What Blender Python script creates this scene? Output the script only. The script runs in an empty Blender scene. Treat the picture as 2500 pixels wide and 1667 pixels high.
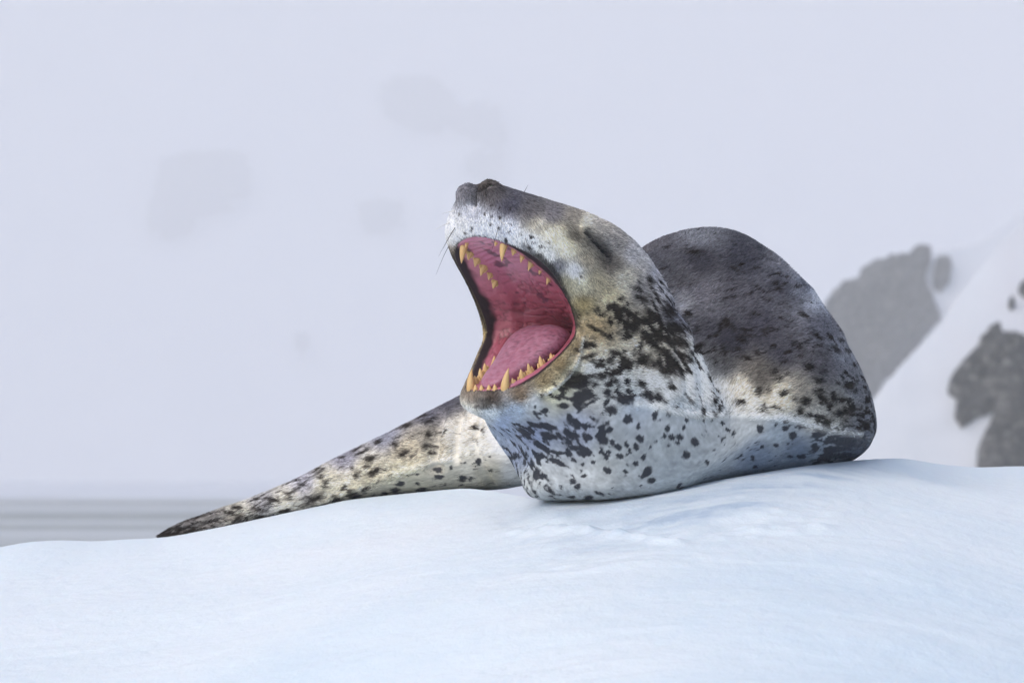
import bpy, math, random
import numpy as np
from mathutils import Vector

random.seed(7)
FUR = 420000
rng = np.random.default_rng(11)
sc = bpy.context.scene
col = sc.collection

# ------------------------------------------------------------------ camera, sky, sun, exposure
S = 0.65                                   # metres per authoring unit
DIST = 12.0                                # authoring units, camera to seal
FPX = 12000.0                              # focal length in photo pixels
TILT = math.atan((1160.0 - 833.5) / FPX)   # the lens looks slightly up
CAM = np.array([0.0, -DIST * math.cos(TILT), -DIST * math.sin(TILT)])
cd = bpy.data.cameras.new('camera')
cam = bpy.data.objects.new('camera', cd)
col.objects.link(cam)
cam.location = Vector(CAM * S)
cam.rotation_euler = (math.pi / 2 + TILT, 0, 0)
cd.sensor_width = 36.0
cd.lens = FPX / 2500.0 * 36.0
cd.clip_start = 0.05
cd.clip_end = 8000.0
cd.dof.use_dof = True
cd.dof.focus_distance = (DIST - 0.12) * S
cd.dof.aperture_fstop = 13.0
sc.camera = cam

SUN_EL, SUN_AZ = math.radians(46), math.radians(-135)   # azimuth from +Y, clockwise
w = bpy.data.worlds.new('World')
sc.world = w
w.use_nodes = True
nt = w.node_tree
sky = nt.nodes.new('ShaderNodeTexSky')
sky.sky_type = 'NISHITA'
sky.sun_disc = False
sky.sun_elevation = SUN_EL
sky.sun_rotation = SUN_AZ
sky.air_density = 1.0
sky.dust_density = 3.0
sky.ozone_density = 1.0
bg = nt.nodes['Background']
nt.links.new(sky.outputs[0], bg.inputs[0])
bg.inputs[1].default_value = 0.15
ld = bpy.data.lights.new('sun', 'SUN')
ld.energy = 0.8
ld.angle = math.radians(60)
ld.color = (1.0, 0.96, 0.9)
sun = bpy.data.objects.new('sun', ld)
col.objects.link(sun)
sdir = Vector((math.sin(SUN_AZ) * math.cos(SUN_EL), math.cos(SUN_AZ) * math.cos(SUN_EL), math.sin(SUN_EL)))
sun.rotation_euler = sdir.to_track_quat('Z', 'Y').to_euler()
sc.view_settings.view_transform = 'Standard'
sc.view_settings.look = 'None'
sc.view_settings.exposure = 0.41
sc.view_settings.gamma = 1.0
sc.view_settings.use_curve_mapping = False
sc.cycles.use_denoising = True
sc.cycles.use_adaptive_sampling = False
sc.cycles.max_bounces = 10
sc.cycles.diffuse_bounces = 4
sc.cycles.volume_bounces = 6
sc.cycles.caustics_reflective = False
sc.cycles.caustics_refractive = False

# ------------------------------------------------------------------ helpers
CT, ST = math.cos(TILT), math.sin(TILT)


def ray(px, py):
    dx = (np.asarray(px, float) - 1250) / FPX
    dy = (833.5 - np.asarray(py, float)) / FPX
    return dx, CT - dy * ST, ST + dy * CT


def pt(px, py, y):
    """photo position at a given distance beyond the focal plane -> place (authoring units)"""
    rx, ry, rz = ray(px, py)
    s = (y - CAM[1]) / ry
    return np.stack(np.broadcast_arrays(CAM[0] + s * rx, y + 0 * s, CAM[2] + s * rz), -1)


def proj(P):
    d = P - CAM
    f = d[..., 1] * CT + d[..., 2] * ST
    u = -d[..., 1] * ST + d[..., 2] * CT
    return 1250 + FPX * d[..., 0] / f, 833.5 - FPX * u / f


def sstep(a, b, x):
    t = np.clip((x - a) / (b - a), 0, 1)
    return t * t * (3 - 2 * t)


def srgb(r, g, b):
    c = np.array([r, g, b], float) / 255
    return np.where(c <= 0.04045, c / 12.92, ((c + 0.055) / 1.055) ** 2.4)


def hash3(i, j, k, seed):
    h = (i * 374761393 + j * 668265263 + k * 2147483647 + seed * 144665) & 0xFFFFFFFF
    h = ((h ^ (h >> 13)) * 1274126177) & 0xFFFFFFFF
    h = ((h ^ (h >> 16)) * 2246822519) & 0xFFFFFFFF
    return ((h ^ (h >> 15)) & 0xFFFFFF).astype(np.float64) / 0xFFFFFF


def vnoise(P, seed=0):
    """smooth value noise, about -1..1"""
    P = np.asarray(P, float)
    i = np.floor(P).astype(np.int64)
    f = P - i
    f = f * f * f * (f * (f * 6 - 15) + 10)
    r = 0
    for dx in (0, 1):
        wx = f[..., 0] if dx else 1 - f[..., 0]
        for dy in (0, 1):
            wy = f[..., 1] if dy else 1 - f[..., 1]
            for dz in (0, 1):
                wz = f[..., 2] if dz else 1 - f[..., 2]
                r = r + wx * wy * wz * hash3(i[..., 0] + dx, i[..., 1] + dy, i[..., 2] + dz, seed)
    return r * 2 - 1


def fbm(P, octv=4, seed=0, gain=0.5):
    a, r, t = 1.0, 0, 0
    for o in range(octv):
        r = r + a * vnoise(np.asarray(P) * (2.03 ** o) + 17.3 * o, seed + o)
        t += a
        a *= gain
    return r / t * 1.4


def spline_mat(n, periodic):
    """matrix giving the second derivatives of a uniform cubic spline"""
    A = np.zeros((n, n)); B = np.zeros((n, n))
    for i in range(n):
        if not periodic and i in (0, n - 1):
            A[i, i] = 1
            continue
        A[i, i] = 4; A[i, (i - 1) % n] = 1; A[i, (i + 1) % n] = 1
        B[i, i] = -12; B[i, (i - 1) % n] += 6; B[i, (i + 1) % n] += 6
    return np.linalg.solve(A, B)


def spline(Y, t, periodic=False):
    """Y[n,...] uniform knots 0..n-1 (or periodic n), evaluated at t"""
    n = Y.shape[0]
    M = np.tensordot(spline_mat(n, periodic), Y, axes=(1, 0))
    i = np.floor(t).astype(int)
    i = i % n if periodic else np.clip(i, 0, n - 2)
    f = t - np.floor(t) if periodic else t - i
    j = (i + 1) % n
    sh = (-1,) + (1,) * (Y.ndim - 1)
    f = f.reshape(sh); g = 1 - f
    return (M[i] * (g ** 3 - g) + M[j] * (f ** 3 - f)) / 6 + Y[i] * g + Y[j] * f


def mesh_from(name, V, F, mat, parent=None, smooth=True, scale=S):
    me = bpy.data.meshes.new(name)
    V = np.asarray(V, np.float32) * scale
    F = np.asarray(F, np.int32)
    n, k = F.shape
    me.vertices.add(len(V))
    me.vertices.foreach_set('co', V.ravel())
    me.loops.add(n * k)
    me.loops.foreach_set('vertex_index', F.ravel())
    me.polygons.add(n)
    me.polygons.foreach_set('loop_start', np.arange(0, n * k, k, dtype=np.int32))
    me.polygons.foreach_set('loop_total', np.full(n, k, np.int32))
    me.polygons.foreach_set('use_smooth', np.full(n, smooth))
    me.update(calc_edges=True)
    me.materials.append(mat)
    o = bpy.data.objects.new(name, me)
    col.objects.link(o)
    o.parent = parent
    return o


def grid_faces(nr, nc, wrap=False):
    r, c = np.meshgrid(np.arange(nr - 1), np.arange(nc if wrap else nc - 1), indexing='ij')
    a = r * nc + c
    b = r * nc + (c + 1) % nc
    return np.stack([a, b, b + nc, a + nc], -1).reshape(-1, 4)


def set_color(o, name, C):
    at = o.data.attributes.new(name, 'FLOAT_COLOR', 'POINT')
    C4 = np.ones((len(C), 4), np.float32)
    C4[:, :3] = C
    at.data.foreach_set('color', C4.ravel())


def set_float(o, name, A):
    at = o.data.attributes.new(name, 'FLOAT', 'POINT')
    at.data.foreach_set('value', np.asarray(A, np.float32))


class NT:
    def __init__(self, name):
        self.m = bpy.data.materials.new(name)
        self.m.use_nodes = True
        self.t = self.m.node_tree
        self.b = self.t.nodes['Principled BSDF']

    def n(self, kind, **kw):
        nd = self.t.nodes.new(kind)
        for k, v in kw.items():
            setattr(nd, k, v)
        return nd

    def l(self, a, b):
        self.t.links.new(a, b)

    def noise(self, scale, detail=4, rough=0.55, vec=None, dist=0.0):
        nd = self.n('ShaderNodeTexNoise')
        nd.inputs['Scale'].default_value = scale
        nd.inputs['Detail'].default_value = detail
        nd.inputs['Roughness'].default_value = rough
        nd.inputs['Distortion'].default_value = dist
        if vec is not None:
            self.l(vec, nd.inputs['Vector'])
        return nd.outputs['Fac']

    def coord(self, scale=None, rot=None):
        tc = self.n('ShaderNodeTexCoord')
        if scale is None:
            return tc.outputs['Object']
        mp = self.n('ShaderNodeMapping')
        mp.inputs['Scale'].default_value = scale
        if rot:
            mp.inputs['Rotation'].default_value = rot
        self.l(tc.outputs['Object'], mp.inputs['Vector'])
        return mp.outputs['Vector']

    def ramp(self, fac, stops):
        r = self.n('ShaderNodeValToRGB')
        e = r.color_ramp.elements
        while len(e) < len(stops):
            e.new(0.5)
        for q, (p, c) in enumerate(stops):
            e[q].position = p
            e[q].color = (*c, 1)
        self.l(fac, r.inputs[0])
        return r.outputs[0]

    def bump(self, h, strength, dist, prev=None):
        b = self.n('ShaderNodeBump')
        b.inputs['Strength'].default_value = strength
        b.inputs['Distance'].default_value = dist
        self.l(h, b.inputs['Height'])
        if prev is not None:
            self.l(prev, b.inputs['Normal'])
        return b.outputs['Normal']


def tag(o, label=None, cat=None, kind=None, group=None):
    if label: o['label'] = label
    if cat: o['category'] = cat
    if kind: o['kind'] = kind
    if group: o['group'] = group
    return o


# ------------------------------------------------------------------ materials of the setting
def make_snow_ice():
    m = NT('floe_snow'); b = m.b
    n1 = m.noise(1.4, 5, 0.6, m.coord((0.8, 0.6, 1.0)))
    c = m.ramp(n1, [(0.30, (0.585, 0.69, 0.775)), (0.52, (0.665, 0.735, 0.79)), (0.75, (0.71, 0.755, 0.80))])
    at = m.n('ShaderNodeAttribute', attribute_name='scuff_shade')
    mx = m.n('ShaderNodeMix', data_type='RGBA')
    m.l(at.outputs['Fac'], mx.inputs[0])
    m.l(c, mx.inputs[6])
    mx.inputs[7].default_value = (0.40, 0.50, 0.62, 1)  # bluish tone for drag marks and the painted shade by the chest
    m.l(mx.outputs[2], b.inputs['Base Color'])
    b.inputs['Roughness'].default_value = 0.55
    b.inputs['Specular IOR Level'].default_value = 0.25
    b.inputs['Subsurface Weight'].default_value = 0.15
    b.inputs['Subsurface Radius'].default_value = (0.25, 0.55, 1.0)
    b.inputs['Subsurface Scale'].default_value = 0.02
    g = m.noise(230, 3, 0.7)
    g2 = m.noise(38, 4, 0.6, m.coord((1.0, 0.7, 1.0), (0, 0, 0.25)))
    nb = m.bump(g2, 0.10, 0.008)
    m.l(m.bump(m.noise(75, 4, 0.7), 0.35, 0.006, m.bump(g, 0.6, 0.003, nb)), b.inputs['Normal'])
    return m.m


def make_far_snow():
    m = NT('far_snow'); b = m.b
    n1 = m.noise(0.02, 5, 0.6, m.coord((1.0, 0.5, 2.2)))
    n2 = m.noise(0.11, 4, 0.6, m.coord((1.0, 0.4, 0.5), (0, 0.7, 0)))
    c = m.ramp(n1, [(0.3, (0.60, 0.645, 0.72)), (0.6, (0.69, 0.72, 0.78))])
    c2 = m.ramp(n2, [(0.52, (1, 1, 1)), (0.72, (0.93, 0.90, 0.91))])
    mx = m.n('ShaderNodeMix', data_type='RGBA', blend_type='MULTIPLY')
    mx.inputs[0].default_value = 1
    m.l(c, mx.inputs[6]); m.l(c2, mx.inputs[7])
    m.l(mx.outputs[2], b.inputs['Base Color'])
    b.inputs['Roughness'].default_value = 0.8
    return m.m


def make_rock():
    m = NT('dark_rock'); b = m.b
    n1 = m.noise(2.2, 8, 0.7, m.coord((1.0, 1.0, 1.8), (0, 0.5, 0)))
    c = m.ramp(n1, [(0.40, (0.012, 0.014, 0.017)), (0.48, (0.035, 0.037, 0.040)), (0.55, (0.09, 0.088, 0.087)), (0.64, (0.26, 0.255, 0.25))])
    m.l(c, b.inputs['Base Color'])
    b.inputs['Roughness'].default_value = 0.85
    m.l(m.bump(n1, 0.6, 0.4), b.inputs['Normal'])
    return m.m


def make_sea():
    m = NT('sea_water'); b = m.b
    s = m.noise(0.04, 6, 0.6, m.coord((0.10, 1.0, 1.0)))
    c = m.ramp(s, [(0.36, (0.05, 0.075, 0.07)), (0.44, (0.16, 0.19, 0.17)), (0.52, (0.42, 0.45, 0.47)), (0.68, (0.60, 0.62, 0.66))])
    m.l(c, b.inputs['Base Color'])
    m.l(m.ramp(s, [(0.40, (0.4, 0.4, 0.4)), (0.52, (0.02, 0.02, 0.02))]), b.inputs['Specular IOR Level'])
    b.inputs['Roughness'].default_value = 0.3
    b.inputs['IOR'].default_value = 1.333
    h = m.noise(0.35, 5, 0.6, m.coord((0.25, 1.0, 1.0)))
    h2 = m.noise(0.05, 3, 0.5, m.coord((0.10, 1.0, 1.0)))
    m.l(m.bump(h2, 0.5, 2.0, m.bump(h, 0.6, 0.35)), b.inputs['Normal'])
    return m.m


MAT_FLOE, MAT_FAR, MAT_ROCK, MAT_SEA = make_snow_ice(), make_far_snow(), make_rock(), make_sea()

# ------------------------------------------------------------------ the sea and the far shore (metres)
CAMM = CAM * S
Z_SEA = CAMM[2] - 1.2


def plane_hit(px, py, y0, k):
    """where the sight line meets the slope  y = y0 + k (z - Z_SEA)"""
    rx, ry, rz = ray(px, py)
    s = (y0 + k * (CAMM[2] - Z_SEA) - CAMM[1]) / (ry - k * rz)
    return CAMM[0] + s * rx, CAMM[1] + s * ry, CAMM[2] + s * rz


V = np.array([[-900, -45, Z_SEA], [900, -45, Z_SEA], [900, 1700, Z_SEA], [-900, 1700, Z_SEA]])
o = mesh_from('sea', V, [[0, 1, 2, 3]], MAT_SEA, scale=1)
tag(o, kind='structure')

# far snowfield: a low shore, a flat glacier, then a mountainside lost in the fog
FAR_Y0, FAR_K = 1480.0, 1.5
def far_z(x, y):
    shore = 246 + 3.0 * vnoise(np.stack([x / 60, 0 * x, 0 * x + 3], -1), 5)
    z = Z_SEA - 0.5 + sstep(-4, 3, y - shore) * 0.75
    z = z + np.maximum(0, y - FAR_Y0) / FAR_K
    z = z + sstep(FAR_Y0, FAR_Y0 + 150, y) * 5.0 * fbm(np.stack([x / 90, y / 140, 0 * x], -1), 4, 3)
    return z


gx = np.linspace(-640, 640, 220)
gy = np.concatenate([np.linspace(230, 270, 24), np.linspace(290, 1430, 28), np.linspace(1450, 1890, 130)])
X, Y = np.meshgrid(gx, gy)
Zt = far_z(X, Y)
o = mesh_from('snow_mountain', np.stack([X, Y, Zt], -1).reshape(-1, 3), grid_faces(len(gy), len(gx)), MAT_FAR, scale=1)
tag(o, kind='structure')


# nearer snow ridges rising to the right
def ridge(name, sky_px, y0, k, seed, amp):
    sp = np.array(sky_px, float)
    n = 200
    px = np.linspace(sp[0, 0], sp[-1, 0], n)
    py = np.interp(px, sp[:, 0], sp[:, 1])
    ker = np.ones(9) / 9
    py = np.convolve(np.pad(py, 4, mode='edge'), ker, 'valid')
    tx, ty, tz = plane_hit(px, py, y0, k)
    t = np.concatenate([np.linspace(-0.02, 1, 70), np.linspace(1.03, 1.6, 14)])
    T, TX = np.meshgrid(t, tx, indexing='ij')
    H = np.broadcast_to(tz - Z_SEA, T.shape)
    up = np.where(T <= 1, T, 1 - (T - 1) * 0.9)
    z = Z_SEA + H * up
    y = y0 + k * H * np.where(T <= 1, T, 1) + np.maximum(0, T - 1) * H * 1.6
    q = np.stack([TX / 6, y / 6, z / 6], -1)
    y = y - amp * fbm(q, 4, seed) * sstep(0, 0.1, T)
    # columns keep their bearing so that the crest stays a clean line in plan
    x = CAMM[0] + (TX - CAMM[0]) * (y - CAMM[1]) / (np.broadcast_to(ty, T.shape) - CAMM[1]) * 0.35 + TX * 0.65
    o = mesh_from(name, np.stack([x, y, z], -1).reshape(-1, 3), grid_faces(len(t), n), MAT_FAR, scale=1)
    tag(o, kind='structure')
    return o


R1_Y, R1_K = 130.0, 0.8
R2_Y, R2_K = 310.0, 0.9
ridge('snow_ridge', [(1960, 1215), (2040, 1090), (2130, 975), (2200, 890), (2290, 800), (2345, 715), (2420, 625), (2500, 540), (2700, 330), (3100, 30), (3600, -180)], R1_Y, R1_K, 31, 0.35)
ridge('snow_ridge', [(1500, 1216), (1700, 1120), (1850, 960), (1950, 830), (2030, 740), (2100, 676), (2180, 632), (2280, 612), (2360, 610), (2450, 560), (2600, 420), (3000, 120), (3700, -150)], R2_Y, R2_K, 47, 0.7)


# rock faces standing proud of the snow
def poly_sd(px, py, poly):
    P = np.array(poly, float)
    Q = np.roll(P, -1, 0)
    d = np.full(px.shape, 1e9)
    ins = np.zeros(px.shape, bool)
    for a, b in zip(P, Q):
        e = b - a
        t = np.clip(((px - a[0]) * e[0] + (py - a[1]) * e[1]) / (e @ e), 0, 1)
        d = np.minimum(d, np.hypot(px - a[0] - t * e[0], py - a[1] - t * e[1]))
        c = ((a[1] > py) != (b[1] > py))
        with np.errstate(divide='ignore', invalid='ignore'):
            xx = a[0] + (py - a[1]) * e[0] / (e[1] if e[1] else 1e-9)
        ins ^= c & (px < xx)
    return np.where(ins, d, -d)


def rock(poly, y0, k, thick, seed, label, res=4.0, warp=7.0, fray=1.3, lift=0.0):
    P = np.array(poly, float)
    x0, y0p = P.min(0) - 15; x1, y1 = P.max(0) + 15
    nx, ny = int((x1 - x0) / res) + 2, int((y1 - y0p) / res) + 2
    gx, gy = np.meshgrid(np.linspace(x0, x1, nx), np.linspace(y0p, y1, ny))
    q = np.stack([gx / 26, gy / 26, 0 * gx], -1)
    sd = poly_sd(gx + warp * fbm(q, 4, seed), gy + warp * fbm(q + 31, 4, seed + 9), poly)
    sd = sd + fray * fbm(np.stack([gx / 9, gy / 9, 0 * gx], -1), 3, seed + 2)
    hx, hy, hz = plane_hit(gx, gy, y0, k)
    mpp = (hy.mean() - CAMM[1]) / FPX
    rr = fbm(np.stack([gx / 70, gy / 70, 0 * gx + 5], -1), 5, seed + 3)
    r2 = np.abs(fbm(np.stack([gx / 30 + gy / 60, gy / 22, 0 * gx + 2], -1), 4, seed + 5))
    h = np.sqrt(np.clip(sd, 0, 60) / 60) * thick * (0.75 + 0.7 * rr - 0.7 * r2) - 0.05 * thick
    h = np.where(sd > 7, np.maximum(h, 0.10 * thick), h)
    h = np.where(sd < 0, -0.35 * thick, h)
    h = np.where(sd > 0, h + lift * sstep(0, 6, sd), h)
    nrm = np.array([0, -1, k]) / math.hypot(1, k)
    V = np.stack([hx, hy, hz], -1) + h[..., None] * nrm
    F = grid_faces(ny, nx)
    keep = (sd.ravel()[F] > -res * 2.5).any(1)
    F = F[keep]
    used = np.unique(F)
    V = V.reshape(-1, 3)[used]
    F = np.searchsorted(used, F)
    # a back skin, so that the outcrop is a closed lump sunk in the snow
    nb = len(V)
    Vb = V + np.array([0, 1.0, -k]) / math.hypot(1, k) * thick * 1.6
    Fb = F[:, ::-1] + nb
    o = mesh_from('rock_outcrop', np.concatenate([V, Vb]), np.concatenate([F, Fb]), MAT_ROCK, scale=1)
    tag(o, label, 'rock')
    return o


rock([(2405, 818), (2440, 805), (2455, 832), (2500, 838), (2560, 800), (2680, 760), (2790, 800), (2850, 960), (2800, 1200), (2385, 1200), (2384, 1130), (2388, 1085), (2420, 1030), (2425, 1018), (2380, 1040), (2340, 1060), (2328, 1030), (2333, 990), (2312, 968), (2320, 935), (2380, 870)],
     R1_Y, R1_K, 1.1, 71, 'large dark grey rock face jutting from the near snow slope beside the floe', 4, 5, 3.5, 0.45)
rock([(2484, 712), (2500, 700), (2560, 700), (2570, 735), (2520, 742), (2488, 730)], R1_Y, R1_K, 0.3, 72,
     'small dark rock poking from the snow up-slope of the large rock face', 3, 4, 1.3, 0.4)
rock([(2458, 745), (2470, 738), (2478, 748), (2472, 764), (2462, 762)], R1_Y, R1_K, 0.2, 73,
     'tiny dark stone in the snow above the large rock face', 2, 2, 0.5, 0.4)
rock([(2026, 735), (2060, 705), (2095, 695), (2098, 675), (2140, 650), (2220, 638), (2226, 625), (2275, 626), (2262, 660), (2256, 700), (2280, 740), (2296, 790), (2230, 850), (2160, 930), (2080, 1050), (1960, 1090), (1900, 1000), (1960, 840)],
     R2_Y, R2_K, 2.2, 81, 'broad bluish grey crag fading in the fog on the snow ridge', 4, 7, 3.0, 0.8)
rock([(2284, 640), (2318, 638), (2326, 650), (2318, 690), (2298, 714), (2276, 698)], R2_Y, R2_K, 1.2, 82,
     'small grey rock split from the foggy crag by a snow gap', 3, 4, 1.3, 0.8)
for q, (poly, lab) in enumerate([
    ([(405, 385), (470, 372), (590, 372), (605, 420), (550, 465), (490, 495), (450, 545), (378, 545), (372, 500), (392, 450)], 'faint large angular rock patch on the foggy mountainside, far apart from the others'),
    ([(938, 205), (1000, 190), (1080, 210), (1110, 245), (1120, 280), (1010, 280), (950, 250)], 'faint oval rock patch, highest on the foggy mountainside'),
    ([(1120, 250), (1205, 258), (1215, 290), (1235, 335), (1195, 345), (1175, 310), (1125, 285)], 'very faint narrow rock streak beside the highest oval patch'),
    ([(1150, 372), (1215, 370), (1218, 398), (1160, 402)], 'very faint small squarish rock patch just below the rock streak'),
    ([(882, 500), (930, 490), (972, 500), (976, 530), (930, 545), (895, 532)], 'faint small oval rock patch lying alone, lower than the rock streak'),
    ([(728, 812), (742, 812), (745, 832), (730, 834)], 'tiny faint stone, lowest on the foggy mountainside')]):
    rock(poly, FAR_Y0 - 12, FAR_K, 4.0, 90 + q, lab, 4, 15 if q < 5 else 1, 6 if q < 5 else 0)

# ------------------------------------------------------------------ the ice floe under the seal (authoring units)
SKYL = np.array([(-900, 1400), (-300, 1360), (0, 1335), (60, 1323), (140, 1318), (230, 1321), (300, 1316), (380, 1313), (430, 1307), (560, 1281), (700, 1251), (850, 1219), (1000, 1203), (1130, 1191), (1180, 1195), (1240, 1205), (1330, 1221), (1500, 1213), (1650, 1190), (1800, 1163), (1950, 1138), (2080, 1124), (2130, 1120), (2200, 1118), (2300, 1134), (2380, 1141), (2500, 1137), (2800, 1150), (3400, 1250)], float)
YREF = np.array([(-900, 1.3), (0, 1.45), (400, 1.5), (800, 1.32), (1000, 1.17), (1130, 1.0), (1230, 0.62), (1330, 0.10), (1500, 0.06), (1800, 0.18), (2000, 0.42), (2130, 0.8), (2300, 1.2), (2500, 1.3), (3400, 1.2)], float)


def smooth_interp(x, tab, k=18):
    g = np.linspace(tab[0, 0], tab[-1, 0], 900)
    v = np.interp(g, tab[:, 0], tab[:, 1])
    ker = np.hanning(k + 2)[1:-1]; ker /= ker.sum()
    v = np.convolve(np.pad(v, (k // 2, k - 1 - k // 2), mode='edge'), ker, 'valid')
    return np.interp(x, g, v)


_k = pt(SKYL[:, 0], SKYL[:, 1], smooth_interp(SKYL[:, 0], YREF))
CREST_Z = np.stack([_k[:, 0], _k[:, 2]], -1)       # height of the snow along its brow, by place
CREST_Y = np.stack([_k[:, 0], _k[:, 1]], -1)       # and how far back the brow runs

CREST_P = np.stack([_k[:, 0], _k[:, 2] - 0.098 * _k[:, 1]], -1)


def floe_z(x, y):
    yr = smooth_interp(x, CREST_Y)
    zr = smooth_interp(x, CREST_Z)
    dy = y - yr
    front = np.minimum(dy, 0)
    w_ = np.exp(-(front / 0.55) ** 2)
    fs = np.minimum(y - np.maximum(smooth_interp(x, CREST_Y, 300), 0.1), 0)
    z = (zr + 0.098 * front) * w_ + (smooth_interp(x, CREST_P, 260) + 0.098 * y) * (1 - w_) - np.where(fs > -4, 0.012 * fs ** 2, 0.192 + 0.096 * (-4 - fs))
    back = np.maximum(dy, 0)
    z = z - 0.03 * back - 0.10 * np.maximum(back - 0.8, 0) ** 2
    q = np.stack([x, y, 0 * x], -1)
    fade = sstep(0.02, 0.5, -dy) + sstep(0.1, 0.6, dy)
    wav = 0.022 * fbm(q * np.array([0.9, 0.7, 1]) + 4.2, 3, 21) + 0.007 * fbm(q * np.array([1.6, 2.2, 1]) + 9, 3, 22)
    # wind-cut steps: sharp on one side, soft on the other
    ph = fbm(q * np.array([0.55, 1.25, 1]) + np.array([0, 0.0, 7]), 3, 23) * 3.0 + y * 0.9 - x * 0.35
    fr = ph - np.floor(ph)
    saw = np.where(fr < 0.86, fr / 0.86, 1 - (fr - 0.86) / 0.14)
    z = z + fade * (wav + 0.003 * (saw - 0.5))
    z = z + 0.0012 * fbm(q * 22, 3, 24) * (0.3 + fade)
    return z


gxf = np.concatenate([np.linspace(-3.6, -1.7, 60)[:-1], np.linspace(-1.7, 1.7, 620), np.linspace(1.7, 3.6, 60)[1:]])
gyf = np.concatenate([np.linspace(-8.6, -4.2, 60)[:-1], np.linspace(-4.2, 0.9, 380), np.linspace(0.9, 2.2, 130)[1:], np.linspace(2.2, 4.6, 40)[1:]])
X, Y = np.meshgrid(gxf, gyf)
Zf = floe_z(X, Y)
edge = np.minimum(np.minimum(3.6 - np.abs(X), Y + 8.6), 4.6 - Y)
Zf = Zf - 2.4 * (1 - sstep(0, 0.5, edge)) ** 2
# crust broken up along the trough the seal slid through
fpx, fpy = proj(np.stack([X, Y, Zf], -1))
nq = np.stack([X * 9, Y * 9, 0 * X], -1)
for lip, lo, hi, hgt in (([(1180, 1306), (1240, 1294), (1330, 1286), (1420, 1286), (1480, 1293), (1560, 1303), (1650, 1318), (1720, 1324)], 1190, 1700, .012),
                         ([(1690, 1322), (1740, 1308), (1800, 1294), (1900, 1284), (1990, 1281), (2080, 1286)], 1700, 2060, .010),
                         ([(1250, 1405), (1400, 1392), (1560, 1370), (1700, 1350)], 1260, 1680, .004)):
    lp = np.array(lip, float)
    d = fpy - np.interp(fpx, lp[:, 0], lp[:, 1]) + 7 * fbm(nq, 3, 65)
    win = sstep(lo, lo + 70, fpx) * sstep(hi, hi - 70, fpx)
    Zf = Zf + win * hgt * (np.exp(-((d - 7) / 8) ** 2) - 0.8 * sstep(0, -9, d) * sstep(-75, -20, d)) * (0.8 + 0.5 * fbm(nq * 2, 2, 66))
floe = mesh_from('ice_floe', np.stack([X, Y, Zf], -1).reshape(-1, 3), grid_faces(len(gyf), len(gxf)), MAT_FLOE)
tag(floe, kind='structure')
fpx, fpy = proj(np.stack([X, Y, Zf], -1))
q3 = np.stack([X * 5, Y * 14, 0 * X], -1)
scuff_shade = np.exp(-(((fpx - 1690) / 230) ** 2 + ((fpy - 1245 + 0.16 * (fpx - 1690)) / 34) ** 2)) * (0.65 + 0.6 * fbm(q3, 4, 61)) + \
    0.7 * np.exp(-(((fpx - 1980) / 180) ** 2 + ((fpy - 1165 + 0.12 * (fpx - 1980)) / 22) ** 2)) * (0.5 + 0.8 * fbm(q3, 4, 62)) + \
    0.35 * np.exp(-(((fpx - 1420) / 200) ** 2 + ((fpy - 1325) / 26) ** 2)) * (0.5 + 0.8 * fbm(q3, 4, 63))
wet_shade = np.exp(-(((fpx - 1420) / 260) ** 2 + ((fpy - 1248) / 36) ** 2)) * 0.62 + np.exp(-(((fpx - 1800) / 260) ** 2 + ((fpy - 1185 + 0.2 * (fpx - 1800)) / 18) ** 2)) * 0.4  # wet ice along the chest, with the seal's contact shade painted in
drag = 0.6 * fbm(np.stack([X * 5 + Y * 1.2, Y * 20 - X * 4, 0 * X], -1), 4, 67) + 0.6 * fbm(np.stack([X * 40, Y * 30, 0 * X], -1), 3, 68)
scuff_shade = scuff_shade * (1.1 + 0.9 * drag) + wet_shade * (0.8 + 0.35 * fbm(q3, 4, 64))
set_float(floe, 'scuff_shade', np.clip(scuff_shade, 0, 1).ravel())

# ------------------------------------------------------------------ the leopard seal
FW = np.array([-0.72, -0.69, 0.0]); FW /= np.linalg.norm(FW)       # where the head points
LT = np.array([-FW[1], FW[0], 0.0])                                # the seal's left
HO = np.array([0.043, 0.0, 0.044])                                 # middle of the gape


def hd(a, b, c):
    """head place: a to the seal's left, b forward, c up"""
    a, b, c = np.broadcast_arrays(np.asarray(a, float), b, c)
    return HO + a[..., None] * LT + b[..., None] * FW + c[..., None] * np.array([0, 0, 1.0])


def head_ring(half, far=None):
    h = np.array(half, float)
    g = h[7:0:-1] * np.array([-1, 1, 1])
    if far is not None:                      # the off side is drawn in where the skin hangs
        g = g * np.array([1, 0, 0]) * np.array(far)[:, None] + g * np.array([0, 1, 1])
    full = np.concatenate([h, g])
    return hd(full[:, 0], full[:, 1], full[:, 2])


def body_ring(px, row, y, ang, wd, hu, hdn, pear=0.10, lean=0.0, flat=0.85, roll=0):
    c = pt(px, row, y)
    d = np.array([math.cos(math.radians(ang)), math.sin(math.radians(ang)), 0])
    L = np.array([d[1], -d[0], 0])
    ph = np.arange(16) * math.pi / 8 + math.radians(roll)
    cs = np.cos(ph)
    sn = np.sin(ph)
    sn = np.where(cs < -.01, np.sign(sn) * np.abs(sn) ** 0.7, sn)
    lat = wd * sn * (1 - pear * cs * (1 + 0.5 * np.minimum(cs, 0))) + lean * np.maximum(cs, -0.2)
    up = np.where(cs > 0, hu * np.abs(cs), -hdn * np.abs(cs) ** flat)
    return c + lat[:, None] * L + up[:, None] * np.array([0, 0, 1.0])


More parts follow.
